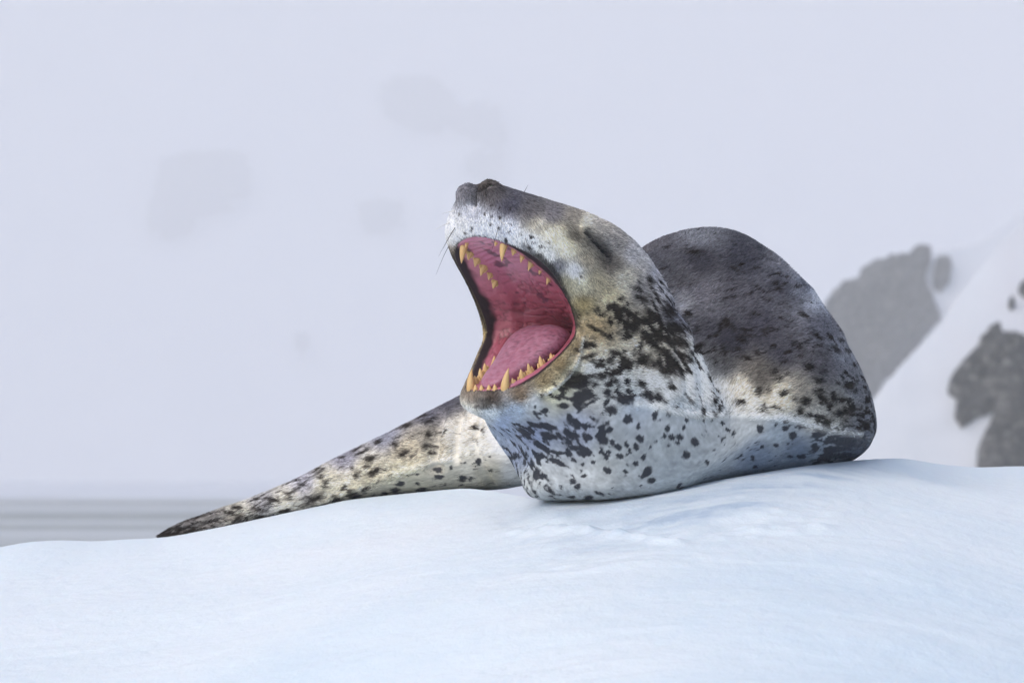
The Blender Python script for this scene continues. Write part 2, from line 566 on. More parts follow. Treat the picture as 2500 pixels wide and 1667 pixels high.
def flank_ring():
    r = body_ring(1775, 870, .74, 82, .352, .315, .31, .20, -.05)
    for k, (px, row, y) in enumerate([(1838, 588, .74), (1925, 652, .70), (2008, 757, .66), (2078, 880, .66), (2122, 985, .68), (2122, 1085, .70), (2000, 1150, .72)], 1):
        r[k] = pt(px, row, y)
    r[0] = pt(1745, 561, .74)
    return r


def nape_ring():
    r = body_ring(1605, 930, .33, 42, .275, .25, .285)
    for k, (px, row, y) in {0: (1500, 640, .34), 1: (1565, 668, .37), 2: (1612, 745, .36), 3: (1668, 840, .31), 4: (1772, 938, .20), 5: (1835, 1052, .17), 6: (1745, 1158, .13)}.items():
        r[k] = pt(px, row, y)
    return r


RINGS = [
    ('I7', head_ring([(0, -.150, -.012), (.006, -.150, -.013), (.010, -.150, -.015), (.013, -.151, -.018), (.014, -.152, -.022), (.013, -.151, -.027), (.010, -.150, -.030), (.006, -.150, -.031), (0, -.150, -.032)])),
    ('I6', head_ring([(0, -.110, .012), (.016, -.111, .010), (.028, -.114, .005), (.036, -.118, -.004), (.040, -.122, -.020), (.036, -.118, -.038), (.026, -.112, -.050), (.014, -.108, -.056), (0, -.106, -.058)])),
    ('I5', head_ring([(0, -.055, .055), (.025, -.060, .052), (.045, -.068, .042), (.060, -.080, .022), (.066, -.090, -.015), (.058, -.075, -.058), (.040, -.055, -.088), (.020, -.040, -.102), (0, -.035, -.106)])),
    ('I4', head_ring([(0, .015, .118), (.032, .008, .112), (.058, -.012, .095), (.080, -.045, .058), (.090, -.070, -.005), (.080, -.045, -.068), (.058, -.010, -.108), (.030, .015, -.128), (0, .022, -.134)])),
    ('I3', head_ring([(0, .085, .172), (.038, .078, .165), (.064, .045, .135), (.090, .000, .085), (.108, -.045, -.002), (.094, .000, -.080), (.068, .050, -.122), (.038, .085, -.150), (0, .092, -.155)])),
    ('I2', head_ring([(0, .152, .190), (.066, .140, .180), (.090, .078, .140), (.112, .015, .085), (.126, -.034, -.002), (.114, .010, -.072), (.088, .066, -.118), (.062, .132, -.152), (0, .140, -.160)])),
    ('I1', head_ring([(0, .170, .197), (.078, .150, .182), (.116, .093, .142), (.134, .028, .082), (.142, -.022, -.003), (.134, .010, -.064), (.104, .068, -.120), (.073, .128, -.155), (0, .148, -.163)])),
    ('L0', head_ring([(0, .186, .206), (.085, .163, .188), (.140, .113, .152), (.157, .050, .090), (.158, -.003, -.003), (.152, .018, -.060), (.121, .078, -.122), (.083, .133, -.158), (0, .156, -.167)])),
    ('E1', head_ring([(0, .203, .240), (.105, .177, .218), (.156, .116, .182), (.173, .045, .108), (.176, -.012, -.005), (.168, .012, -.075), (.144, .080, -.148), (.090, .145, -.188), (0, .170, -.196)])),
    ('E2', head_ring([(0, .192, .322), (.098, .140, .290), (.156, .055, .228), (.177, -.020, .130), (.188, -.080, .000), (.182, -.058, -.105), (.156, .028, -.190), (.080, .085, -.230), (0, .105, -.240)])),
    ('E3', head_ring([(0, .085, .325), (.082, .022, .290), (.142, -.055, .232), (.176, -.115, .138), (.192, -.172, .008), (.196, -.140, -.125), (.176, -.032, -.245), (.085, -.020, -.296), (0, .005, -.300)])),
    ('E4', head_ring([(0, -.045, .298), (.080, -.100, .272), (.142, -.160, .214), (.182, -.222, .100), (.204, -.275, -.025), (.214, -.240, -.170), (.202, -.120, -.305), (.130, -.050, -.375), (0, -.020, -.378)], (.66, .90, .95, 1, 1, 1, 1))),
    ('E5', head_ring([(0, -.175, .235), (.085, -.240, .215), (.145, -.305, .122), (.192, -.365, -.020), (.224, -.405, -.150), (.235, -.365, -.285), (.226, -.230, -.385), (.160, -.130, -.428), (0, -.105, -.432)], (.62, .82, .97, 1, 1, 1, 1))),
    ('B1', nape_ring()),
    ('B2', body_ring(1705, 870, .52, 52, .345, .303, .33, .18, -.05)),
    ('B3', flank_ring()),
    ('B4', body_ring(1750, 885, 1.00, 125, .365, .297, .29, .20, -.02)),
    ('B5', body_ring(1580, 935, 1.16, 155, .30, .26, .26)),
    ('B6', body_ring(1400, 990, 1.22, 166, .26, .20, .20)),
    ('B7', body_ring(1250, 1045, 1.27, 168, .23, .165, .16)),
    ('B8', body_ring(1100, 1093, 1.33, 168, .20, .125, .12)),
    ('B9', body_ring(900, 1155, 1.42, 166, .16, .082, .08)),
    ('B10', body_ring(720, 1213, 1.50, 165, .12, .044, .05)),
    ('B11', body_ring(560, 1263, 1.57, 165, .09, .031, .03)),
    ('B12', body_ring(450, 1294, 1.62, 165, .065, .021, .02)),
    ('B13', body_ring(394, 1312, 1.65, 165, .034, .009, .008)),
]
RI = {n: i for i, (n, _) in enumerate(RINGS)}
CTRL = np.stack([r for _, r in RINGS])

NU = 512
U = np.arange(NU) * 16 / NU
ROWS = spline(CTRL.transpose(1, 0, 2), U, periodic=True).transpose(1, 0, 2)      # rings x NU x 3
step = np.linalg.norm(np.diff(CTRL, axis=0), axis=2)
seg = np.sqrt((step ** 2).mean(1))
knots = np.concatenate([[0], np.cumsum(seg ** 0.75)])


def nspline(s, Yv, t):
    n = len(s); h = np.diff(s)
    A = np.zeros((n, n)); B = np.zeros((n, n))
    A[0, 0] = A[-1, -1] = 1
    for i in range(1, n - 1):
        A[i, i - 1], A[i, i], A[i, i + 1] = h[i - 1], 2 * (h[i - 1] + h[i]), h[i]
        B[i, i - 1], B[i, i], B[i, i + 1] = 6 / h[i - 1], -6 / h[i - 1] - 6 / h[i], 6 / h[i]
    M = np.tensordot(np.linalg.solve(A, B), Yv, axes=(1, 0))
    i = np.clip(np.searchsorted(s, t, side='right') - 1, 0, n - 2)
    hh = h[i].reshape(-1, 1, 1); f = ((t - s[i]) / h[i]).reshape(-1, 1, 1); g = 1 - f
    return Yv[i] * g + Yv[i + 1] * f + hh ** 2 / 6 * (M[i] * (g ** 3 - g) + M[i + 1] * (f ** 3 - f))


tv = []
for i in range(len(seg)):
    d = 0.0022 if i < RI['E5'] else (0.0034 if i < RI['B5'] else 0.0045)
    mx = np.percentile(step[i], 80)
    n = max(4, int(mx / d))
    tv.append(knots[i] + (knots[i + 1] - knots[i]) * np.arange(n) / n)
tv = np.concatenate(tv + [[knots[-1]]])
G = nspline(knots, ROWS, tv)                       # NVxNUx3
NV = len(tv)
RID = np.interp(tv, knots, np.arange(len(knots)))  # ring index of every row


def normals(Gr):
    du = np.roll(Gr, -1, 1) - np.roll(Gr, 1, 1)
    dv = np.gradient(Gr, axis=0)
    n = np.cross(du, dv)
    n /= np.linalg.norm(n, axis=2, keepdims=True) + 1e-12
    return n, dv / (np.linalg.norm(dv, axis=2, keepdims=True) + 1e-12)


def blur(A, ku, kv, it=1):
    for _ in range(it):
        for q in range(1, 2):
            A = A + 0.25 * ku * (np.roll(A, 1, 1) + np.roll(A, -1, 1) - 2 * A)
            P = np.concatenate([A[:1], A, A[-1:]], 0)
            A = A + 0.25 * kv * (P[2:] + P[:-2] - 2 * A)
    return A


N, TV = normals(G)
iB3 = np.searchsorted(tv, knots[RI['B3']])
SGN = 1.0 if (N[iB3, NU // 4] * LT).sum() > 0 else -1.0
N *= SGN
rid = np.broadcast_to(RID[:, None], (NV, NU))
outer = rid > RI['L0'] + 0.1
PX, PY = proj(G)
DEP = G[..., 1]


def onsurf(px, py, lo=None, hi=None, tol=4.0):
    m = (np.abs(PX - px) < tol) & (np.abs(PY - py) < tol) & outer
    if lo is not None:
        m &= (rid >= lo) & (rid <= hi)
    if not m.any():
        return onsurf(px, py, lo, hi, tol * 2) if tol < 60 else None
    idx = np.argmin(np.where(m, DEP, 9e9))
    return np.unravel_index(idx, DEP.shape)


def curve_on(pts, **kw):
    out = []
    for a, b in zip(pts[:-1], pts[1:]):
        for f in np.linspace(0, 1, 6, endpoint=False):
            q = onsurf(a[0] + (b[0] - a[0]) * f, a[1] + (b[1] - a[1]) * f, **kw)
            if q is not None:
                out.append(G[q])
    q = onsurf(*pts[-1], **kw)
    if q is not None:
        out.append(G[q])
    out = np.array(out)
    for _ in range(4):
        out[1:-1] = 0.5 * out[1:-1] + 0.25 * (out[:-2] + out[2:])
    return out


def dist_line(Pl):
    lo = Pl.min(0) - 0.15; hi = Pl.max(0) + 0.15
    D = np.full(DEP.shape, 9.0)
    m = ((G > lo) & (G < hi)).all(2)
    Q = G[m]
    d = np.full(len(Q), 9.0)
    for a, b in zip(Pl[:-1], Pl[1:]):
        e = b - a
        L2 = e @ e + 1e-12
        t = np.clip(((Q - a) @ e) / L2, 0, 1)
        d = np.minimum(d, np.linalg.norm(Q - a - t[:, None] * e, axis=1))
    D[m] = d
    return D


disp = np.zeros(DEP.shape)
LINES = {}


def crease(name, pts, width, amp, ridge=0.0, rwidth=None, **kw):
    Pl = curve_on(pts, **kw)
    d = dist_line(Pl)
    LINES[name] = d
    global disp
    disp = disp + amp * np.exp(-(d / width) ** 2)
    if ridge:
        disp = disp + ridge * np.exp(-((d - (rwidth or width * 2)) / width) ** 2)


def bumpat(px, py, r, amp, **kw):
    q = onsurf(px, py, **kw)
    if q is None:
        return
    global disp
    d = np.linalg.norm(G - G[q], axis=2)
    disp = disp + amp * np.exp(-(d / r) ** 2) * outer


eye_q = onsurf(1452, 596)
eye_pos, eye_nrm = G[eye_q].copy(), N[eye_q].copy()
crease('eye', [(1424, 566), (1440, 582), (1458, 602), (1477, 620)], 0.0050, -0.011, 0.0045, 0.012)
bumpat(1462, 585, 0.035, 0.007)
bumpat(1420, 545, 0.05, 0.006)
bumpat(1196, 458, 0.030, 0.018)
bumpat(1133, 470, 0.026, 0.020)
crease('septum', [(1162, 446), (1157, 462), (1153, 478), (1151, 496)], 0.010, -0.026)
crease('nostril', [(1166, 462), (1178, 466), (1192, 458)], 0.005, -0.009)
crease('philtrum', [(1151, 492), (1150, 530), (1152, 570)], 0.010, -0.004)
crease('snoutfold', [(1290, 492), (1330, 512), (1365, 540)], 0.010, -0.004)
crease('jawfold', [(1424, 826), (1420, 856), (1408, 890), (1385, 925), (1355, 952), (1330, 965)], 0.006, 0.006)
crease('jawfold2', [(1432, 832), (1429, 860), (1418, 892), (1393, 930), (1362, 960), (1330, 978)], 0.009, -0.010)
crease('chinfold', [(1240, 975), (1290, 968), (1330, 975)], 0.008, -0.004)
crease('neck1', [(1606, 665), (1650, 735), (1690, 805), (1712, 880), (1720, 950)], 0.022, -0.012)
crease('neck2', [(1600, 740), (1648, 820), (1672, 900), (1680, 960)], 0.014, -0.006)
crease('wet', [(1560, 985), (1690, 1014), (1760, 1012), (1850, 1016), (1940, 1026), (2000, 1046), (2060, 1056), (2110, 1062)], 0.009, 0.006)
crease('tailfold', [(1080, 1010), (1068, 1060), (1062, 1115), (1062, 1140)], 0.016, -0.012, 0.005, 0.03, lo=RI['B5'], hi=RI['B13'])
crease('tailwet', [(1118, 1120), (1060, 1132), (980, 1152), (900, 1180), (820, 1212), (740, 1240)], 0.008, 0.005, lo=RI['B5'], hi=RI['B13'])
crease('flippers', [(590, 1252), (520, 1272), (450, 1293), (405, 1308)], 0.007, -0.008, 0.003, 0.014, lo=RI['B5'], hi=RI['B13'])
crease('tailfold2', [(1128, 1010), (1116, 1060), (1112, 1120)], 0.012, -0.008, 0.004, 0.02, lo=RI['B5'], hi=RI['B13'])
crease('tailfold3', [(1168, 1040), (1160, 1080), (1170, 1130), (1200, 1190)], 0.012, -0.008, lo=RI['B5'], hi=RI['B13'])
crease('backfold', [(1880, 622), (1960, 690), (2012, 750), (2046, 800)], 0.022, -0.012, 0.006, 0.04)
crease('chest', [(1236, 1078), (1262, 1110), (1292, 1145), (1335, 1185)], 0.012, -0.003)
crease('rightfold', [(2100, 900), (2118, 980), (2112, 1060)], 0.012, -0.006)
crease('rightfold2', [(2085, 960), (2098, 1010), (2092, 1060)], 0.010, -0.004)
# softness of the flesh
q = G.copy()
disp = disp + outer * 0.0045 * fbm(q * 6.0, 3, 101) * sstep(RI['E2'], RI['E5'], rid)
inside = rid < RI['L0']
G0 = G + disp[..., None] * N
# folds of the soft palate and cheek inside the mouth
HB = (G - HO) @ FW; HC = G[..., 2] - HO[2]; HA = (G - HO) @ LT
wr = sstep(.07, -.02, HB) * inside
fold = np.abs(fbm(np.stack([HA * 26, HB * 22, HC * 62], -1), 3, 77))
vfold = np.abs(fbm(np.stack([HA * 70, HB * 30, HC * 14], -1), 2, 79))
fold = np.where(HC < -.02, vfold, fold)
rug = np.sin((HB * .85 + HC * .52) * 330 + 3 * fbm(np.stack([HA * 18, HB * 12, HC * 12], -1), 2, 80)) * sstep(.03, .08, HB) * (HC > .06) * (np.abs(HA) < .07)
G0 = G0 + (wr * 0.006 * np.minimum(fold, .35) + 0.0012 * rug * inside)[..., None] * N
G = blur(G0, 0.5, 0.5, 2)
N, TV = normals(G)
N *= SGN
PX, PY = proj(G)
DEP = G[..., 1]

# ---------------------------------------------------------------- coat colours, with low bluish shade and pale rim sheen painted in
HS = [(1152,520,165,168,178),(1120,560,190,193,200),(1180,560,182,187,198),(1230,560,180,185,197),(1290,590,195,200,208),(1330,620,195,198,200),(1240,500,90,90,104),(1200,470,95,92,96),(1180,448,85,80,78),(1140,465,120,120,128),(1290,510,105,103,108),(1340,520,130,127,133),(1310,550,175,172,165),(1350,570,202,198,183),(1380,600,202,198,183),(1400,570,125,120,112),(1425,540,195,192,182),(1400,522,150,145,140),(1450,540,165,162,160),(1430,630,150,145,135),(1400,660,188,190,196),(1385,690,175,172,150),(1420,690,180,178,165),(1450,680,160,155,140),(1480,640,130,124,118),(1500,590,150,148,148),(1540,610,165,165,170),(1480,720,178,172,155),(1420,740,150,140,112),(1520,680,175,172,165),(1560,700,150,148,150),(1600,680,170,170,178),(1650,760,140,142,155),(1450,800,165,152,128),(1550,790,175,170,160),(1600,850,185,180,170),(1650,880,170,168,166),(1700,900,205,208,210),(1430,860,190,183,170),(1440,900,190,192,192),(1500,950,180,184,186),(1600,960,197,198,198),(1560,1000,168,176,186),(1650,1010,172,178,184),
      (1200,975,82,70,62),(1150,965,130,122,115),(1270,965,118,105,90),(1330,930,130,120,98),(1370,890,135,123,98),(1405,850,122,112,92),(1390,905,150,152,142),(1350,958,198,197,180),(1140,1000,200,202,200),(1200,1003,188,196,204),(1260,1003,172,184,200),(1300,988,190,195,200),(1230,1030,155,168,190),(1300,1060,145,156,182),(1400,1050,150,158,176),(1280,1110,155,165,186),(1320,1150,182,187,192),(1300,1180,190,194,197),(1400,1180,172,178,184),(1500,1120,170,176,180),(1500,1190,165,170,174),(1620,1100,165,172,177),(1650,1150,155,163,170),
      (1110,640,160,150,135),(1135,690,120,108,90),(1165,750,150,135,105),(1172,800,170,155,120),(1160,860,140,128,110),(1142,910,135,128,118),(1360,650,120,122,130),(1385,690,120,118,115)]
TS = [(1600,600,100,100,108),(1700,568,130,133,142),(1700,640,72,72,82),(1800,640,74,75,86),(1650,690,95,95,102),(1700,720,130,130,140),(1664,742,150,152,160),(1705,765,120,121,130),(1715,800,90,90,100),(1690,700,105,105,113),(1800,720,100,100,110),(1900,700,92,93,104),(1950,690,130,133,145),(1850,800,88,88,100),(1780,830,70,70,81),(1900,860,88,88,98),(2000,800,120,121,132),(2050,850,138,140,150),(2000,880,105,103,110),(1750,900,90,90,95),(1850,920,118,114,110),(1800,960,198,192,180),(1740,960,202,201,198),(1900,970,200,194,182),(1700,990,207,209,210),(1800,1000,205,201,193),(1950,960,150,146,140),(2050,1000,140,138,135),(2000,1040,195,194,190),(2100,950,130,132,140),(2110,1030,130,133,142),(1700,1035,175,182,187),(1800,1038,172,180,186),(1900,1050,160,169,178),(2000,1080,135,145,158),(2090,1090,88,95,110),(1700,1130,140,150,162),(1850,1120,125,137,155),(1950,1100,120,132,150),(1650,1180,145,153,162),(2000,720,170,173,182),(1950,660,150,153,163)]
LS = [(400,1305,90,88,92),(450,1285,130,128,130),(520,1265,140,138,138),(600,1260,178,176,171),(650,1220,160,160,165),(700,1230,188,186,180),(800,1180,182,180,172),(750,1165,160,160,170),(850,1110,150,150,162),(900,1150,180,177,167),(950,1055,145,147,160),(1000,1100,168,163,153),(1050,1010,120,120,133),(1100,975,95,95,106),(1050,1060,150,147,142),(1080,1100,178,174,166),(1120,1060,198,196,192),(1150,1060,196,193,188),(1130,1120,205,203,197),(1100,1150,188,186,178),(1000,1160,182,180,168),(1180,1080,208,206,202),(1230,1080,240,240,242),(1200,1150,182,179,170),(1250,1150,203,205,209),(1000,1190,182,180,170),(850,1200,188,185,175)]


def field(tab, eps):
    T = np.array(tab, float)
    vals = srgb(T[:, 2], T[:, 3], T[:, 4]).T if T.shape[1] == 5 else T[:, 2:]
    if T.shape[1] == 5:
        vals = np.stack([srgb(*r[2:]) for r in T])
    num = np.zeros(PX.shape + (vals.shape[1],)); den = np.zeros(PX.shape)
    for (x, y), v in zip(T[:, :2], vals):
        wgt = 1.0 / ((PX - x) ** 2 + (PY - y) ** 2 + eps ** 2) ** 2
        num += wgt[..., None] * v; den += wgt
    return num / den[..., None]


wT = sstep(RI['E5'] + .35, RI['B1'] + .35, rid)
wL = sstep(RI['B5'] - .6, RI['B5'] + .1, rid)
CH, CTo, CL = field(HS, 16), field(TS, 20), field(LS, 18)
C = CH * (1 - wT)[..., None] + CTo * (wT * (1 - wL))[..., None] + CL * wL[..., None]

HD = [(1280,1005,.08),(1330,1010,.42),(1400,950,.56),(1400,1050,.56),(1340,1100,.52),(1450,1000,.48),(1290,1065,.48),(1450,1080,.40),(1550,1050,.12),(1500,1160,.02),(1200,1000,0),(1230,1040,.1),(1500,780,.55),(1600,800,.6),(1650,850,.55),(1550,880,.58),(1450,860,.3),(1600,930,.38),(1660,950,.3),(1450,790,.28),(1580,720,.38),(1500,700,.02),(1620,760,.45),(1650,760,.35),(1400,600,0),(1200,500,0),(1300,550,0),(1350,900,0),(1250,960,0),(1450,640,0),(1560,640,0),(1380,1150,.15),(1620,1020,.1),(1650,1150,0),(1420,700,0),(1400,800,.05),(1150,760,0)]
TD = [(1900,760,.16),(1750,700,.10),(1650,640,.10),(1800,620,.10),(2000,850,.18),(2080,950,.42),(2080,1010,.5),(1850,880,.12),(2000,1000,.38),(1950,1010,.2),(1800,1060,.04),(2050,1085,.5),(1720,850,.28),(1690,930,.25),(1750,960,.03),(1850,970,.03),(1900,1100,.05),(1700,1150,.02),(2000,920,.25),(1980,760,.1),(2050,830,.2)]
LD = [(400,1305,.55),(500,1270,.42),(600,1250,.3),(700,1240,.2),(800,1200,.12),(900,1130,.06),(1000,1100,.05),(1100,1000,.15),(1000,1040,.15),(1150,1150,.03),(1230,1080,0),(900,1190,.2)]
DN = field(HD, 22) * (1 - wT)[..., None] + field(TD, 26) * (wT * (1 - wL))[..., None] + field(LD, 24) * wL[..., None]
DN = DN[..., 0]
DN = np.minimum(DN * 1.16, 0.62)
sv = np.concatenate([[0], np.cumsum(np.linalg.norm(np.diff(G, axis=0), axis=2).mean(1))])
tq = np.broadcast_to(np.arange(NU) * 2 * np.pi / NU, DEP.shape)
rq = np.interp(RID, [RI['L0'], RI['E3'], RI['E5'], RI['B2'], RI['B5'], RI['B8'], RI['B13']], [.17, .21, .26, .33, .28, .19, .08])[:, None]
Q = np.stack([rq * np.cos(tq), rq * np.sin(tq), np.broadcast_to(sv[:, None] * 0.42, DEP.shape)], -1)
Q = Q + 0.012 * np.stack([vnoise(G * 9, 220), vnoise(G * 9 + 5, 221), vnoise(G * 9 + 9, 222)], -1)
nz = fbm(Q * 100, 2, 201) * 0.85 + 0.42 * fbm(Q * 26 + 5, 2, 205) + 0.22 * vnoise(Q * 260, 206)
wetline = np.interp(PX, [300, 600, 800, 1000, 1060, 1110, 1230, 1300, 1450, 1600, 1690, 1760, 1850, 1940, 2000, 2060, 2140], [1500, 1275, 1225, 1160, 1128, 1118, 1100, 960, 1010, 990, 1012, 1010, 1016, 1026, 1046, 1056, 1062])
wet = sstep(-6, 10, PY - wetline - 6 * vnoise(G * 30, 8)) * outer
throat = sstep(RI['E1'], RI['E2'], rid) * (1 - sstep(RI['E5'], RI['B1'], rid)) * sstep(880, 960, PY + 0.35 * (PX - 1300) * (PX > 1300) * -0.3)
wet = np.clip(np.maximum(wet, 0.8 * throat * sstep(1720, 1560, PX)), 0, 1)
soft = 0.30 + 0.30 * (1 - wet)
th = 0.95 - 1.75 * DN
spot = sstep(th - soft * 0.5, th + soft * 0.5, nz) * sstep(0.0, 0.03, DN)

# marked spots, each a blotch on the coat at its own place
def grp(x0, y0, s, rows):
    return [(x0 + r[0] / s, y0 + r[1] / s, r[2] / s, r[3] / s, r[4] if len(r) > 4 else 0) for r in rows]


SP = grp(1100, 900, 3.36, [(770,345,40,22,-10),(930,300,60,35,-15),(760,470,110,26,10),(600,510,80,22,25),(830,560,90,30,15),(980,540,80,40,10),(1130,565,35,30,0),(1250,570,60,55,0),(1325,600,25,20,0),(1375,640,40,35,20),(1445,625,22,35,-20),(1520,640,22,30,-30),(1470,680,12,20,-20),(1555,570,35,40,40),(1540,470,18,30,0),(1450,410,40,35,20),(1340,350,70,45,30),(1430,250,60,60,40),(1620,210,80,45,35),(1680,380,26,45,20),(1785,370,22,40,-10),(1775,490,20,30,0),(1810,560,30,30,0),(1880,560,35,25,20),(1915,485,20,15,0),(1940,430,18,25,0),(1860,610,18,15,30),(2010,600,50,30,30),(1935,705,32,45,-25),(2100,770,15,22,-30),(2270,490,25,14,40),(1590,720,20,28,0),(1635,645,12,16,0),(1685,600,12,14,0),(1525,780,20,22,-30),(1430,840,30,16,30),(1620,830,40,35,50),(1600,865,40,22,-20),(1645,915,35,28,10),(1280,835,35,28,0),(1290,678,22,18,0),(1225,685,15,18,0),(1385,715,35,25,0),(1120,690,70,35,0),(1170,770,18,18,0),(1280,740,22,16,0),(1005,920,28,28,20),(1045,960,24,26,20),(900,960,20,12,40),(720,850,13,40,-35),(790,900,13,33,-35),(815,995,16,46,-40),(1000,1048,30,14,10),(1130,1055,40,22,-10),(1215,1020,50,15,10),(1090,880,30,15,-10),(1875,960,30,18,-30),(1330,980,14,6,0),(1560,960,14,10,-30),(660,790,10,46,-30),(900,780,90,25,25),(760,640,90,20,30),(1020,650,80,28,10),(900,690,80,20,15),(1275,190,30,50,-30),(1330,240,35,14,20),(1175,130,25,25),(1230,60,50,30)])
SP += grp(1600, 540, 2.528, [(935,895,35,22),(720,930,28,20),(775,1065,28,20),(620,1050,20,26),(685,1045,18,18),(510,1120,28,18),(355,1097,20,20),(655,1138,12,11),(358,1185,20,14),(1000,975,50,22,10),(1020,1090,65,26,30),(915,1110,35,26),(880,1170,22,22),(1000,1045,40,16),(1190,1010,42,36),(1160,1180,65,32),(1020,1210,85,18,15),(940,1195,25,15),(985,710,48,17,25),(910,745,16,10),(1000,765,25,10),(1105,785,35,20,30),(1190,795,28,14),(905,575,40,16,40),(845,1320,30,25),(650,1280,25,22),(800,1275,22,16),(800,1235,16,12),(745,1250,12,12),(745,1380,14,12),(655,1390,12,10),(1020,1310,55,34),(1120,1360,55,24),(1090,1440,75,16),(985,1390,32,22),(830,1450,16,12),(595,1460,14,16),(530,1445,12,10),(185,1440,28,35),(245,1360,40,28,20),(317,1490,12,18),(195,1230,14,22),(175,1275,16,14),(615,1512,18,8),(900,1450,30,14),(760,600,22,8,20),(660,480,30,8,20),(520,675,26,10,25),(540,845,36,14,30),(430,640,50,20,40),(460,300,30,10,25),(740,330,26,9,30),(220,200,45,18,10),(700,665,40,10,20),(850,770,40,10,20)])
SP += grp(360, 940, 2.502, [(1740,215,40,18,-20),(1600,245,40,12,-25),(1700,185,40,8,-25),(1580,415,48,22,-15),(1740,300,20,20),(1720,380,20,16),(1755,415,18,14),(1530,360,28,18,-20),(1380,445,40,22,-20),(1330,405,50,10,-30),(1300,385,40,8,-30),(1430,340,30,12,-30),(1400,525,55,20,-20),(1295,545,30,15,-20),(1360,490,20,12),(1270,500,14,8),(1210,500,12,8),(1205,440,16,12),(1070,525,40,14,-30),(1100,600,18,22),(935,575,22,9),(960,600,24,9),(890,645,45,11,-20),(885,690,12,8),(1040,690,80,32,-25),(1170,695,33,36),(1260,670,46,34),(1340,635,40,12,-40),(1215,620,22,12,-40),(1380,685,40,14),(1450,660,25,10),(1545,600,28,12),(1510,640,40,15,-20),(1545,662,40,10),(1675,640,35,18),(1650,600,14,8),(1640,540,16,10),(1775,520,30,17),(1780,555,35,13),(1860,500,10,14),(1925,565,25,20),(1972,570,12,16),(1920,605,14,10),(1820,610,10,8),(2025,470,16,22),(2108,518,8,12),(2097,440,8,8),(1937,475,8,10),(1090,745,50,11,-20),(840,780,70,22,-15),(705,805,40,20),(790,705,35,11),(760,690,25,10),(690,690,25,8),(700,755,45,12),(660,740,20,8),(560,810,50,22,-15),(560,740,30,13),(520,775,40,12),(330,800,50,12,-25),(300,890,60,12),(210,870,25,16),(140,910,50,20,-15),(410,860,20,10),(2010,255,20,10,-40),(2020,350,10,28),(2065,270,10,20,-20)])
SP += grp(1400, 500, 3.92, [(430,890,24,32),(590,800,60,22,20),(700,700,36,55,-30),(640,890,70,30,30),(560,1130,60,95,30),(700,1050,110,50,20),(880,1000,80,95,40),(950,1150,100,60,20),(380,960,70,22,20),(430,1050,60,22,20),(250,1040,40,18),(190,1180,80,22,25),(300,1250,70,26,30),(980,1300,85,50,20),(850,1400,100,42,10),(640,1480,95,60,10),(400,1420,80,34,20),(330,1490,40,26),(1090,1470,30,28),(1150,1200,38,36,60),(1060,1050,36,46,50),(1160,1370,32,65,60),(1310,1390,13,60,-20),(1400,1420,16,60,-20),(120,1340,50,36),(130,1450,80,22,-20)])
SP += grp(1050, 420, 4.356, [(640,348,19,15),(730,375,15,14),(835,392,16,13),(580,430,16,13),(645,460,12,10),(735,478,20,11),(850,540,14,12),(635,545,16,12),(735,588,18,12),(840,635,20,12),(945,665,18,12),(1070,680,30,14),(560,535,10,10),(800,720,16,24),(1090,735,25,8),(1250,745,18,10),(1175,795,25,18),(1040,790,12,30),(370,640,9,14),(420,600,8,30),(310,440,14,9),(1580,1090,20,12),(900,800,40,10,20)])
wx = vnoise(G * 60, 301) * 3.0 + vnoise(G * 130, 302) * 1.8 + vnoise(G * 300, 305) * 1.2
wy = vnoise(G * 60 + 9, 303) * 3.0 + vnoise(G * 130 + 9, 304) * 1.8 + vnoise(G * 300 + 9, 306) * 1.2
XW, YW = PX + wx, PY + wy
mk = np.zeros(DEP.shape)
NH = fbm(Q * 62, 3, 311)
for (x, y, rx, ry, an) in SP:
    q = onsurf(x, y)
    if q is None:
        continue
    R = max(rx, ry) * 1.9 + 8
    m = (np.abs(PX - x) < R) & (np.abs(PY - y) < R) & (np.abs(DEP - DEP[q]) < 0.10 + 0.004 * R) & outer
    if not m.any():
        continue
    ca, sa = math.cos(math.radians(an)), math.sin(math.radians(an))
    dx, dy = XW[m] - x, YW[m] - y
    r = np.sqrt(((dx * ca + dy * sa) / rx) ** 2 + ((-dx * sa + dy * ca) / ry) ** 2)
    big = min(1.0, max(0.0, (math.sqrt(rx * ry) - 7) / 8))
    r = r + big * (0.55 * NH[m] + 0.1)
    sf = 0.16 + 0.42 * (1 - wet[q])
    mk[m] = np.maximum(mk[m], 1 - sstep(1 - sf, 1 + sf, r))
spot = np.clip(np.maximum(spot, mk), 0, 1) * outer
wetc = np.array([0.018, 0.020, 0.030]); dryc = np.array([0.022, 0.017, 0.015])
SC = wetc * wet[..., None] + dryc * (1 - wet)[..., None]
C = C * (1 + 0.16 * wet * vnoise(Q * 260, 212) + 0.08 * wet * fbm(G * 40, 3, 213))[..., None]
C = C * (1 + 0.16 * fbm(Q * 90, 2, 210) + 0.06 * fbm(G * 8, 3, 211))[..., None]
C = C * (1 - 0.20 * wet)[..., None]
C = C * (1 - 0.93 * spot)[..., None] + SC * (0.93 * spot)[..., None]


def tint(mask, c):
    global C
    C = C * (1 - mask)[..., None] + np.array(c) * mask[..., None]


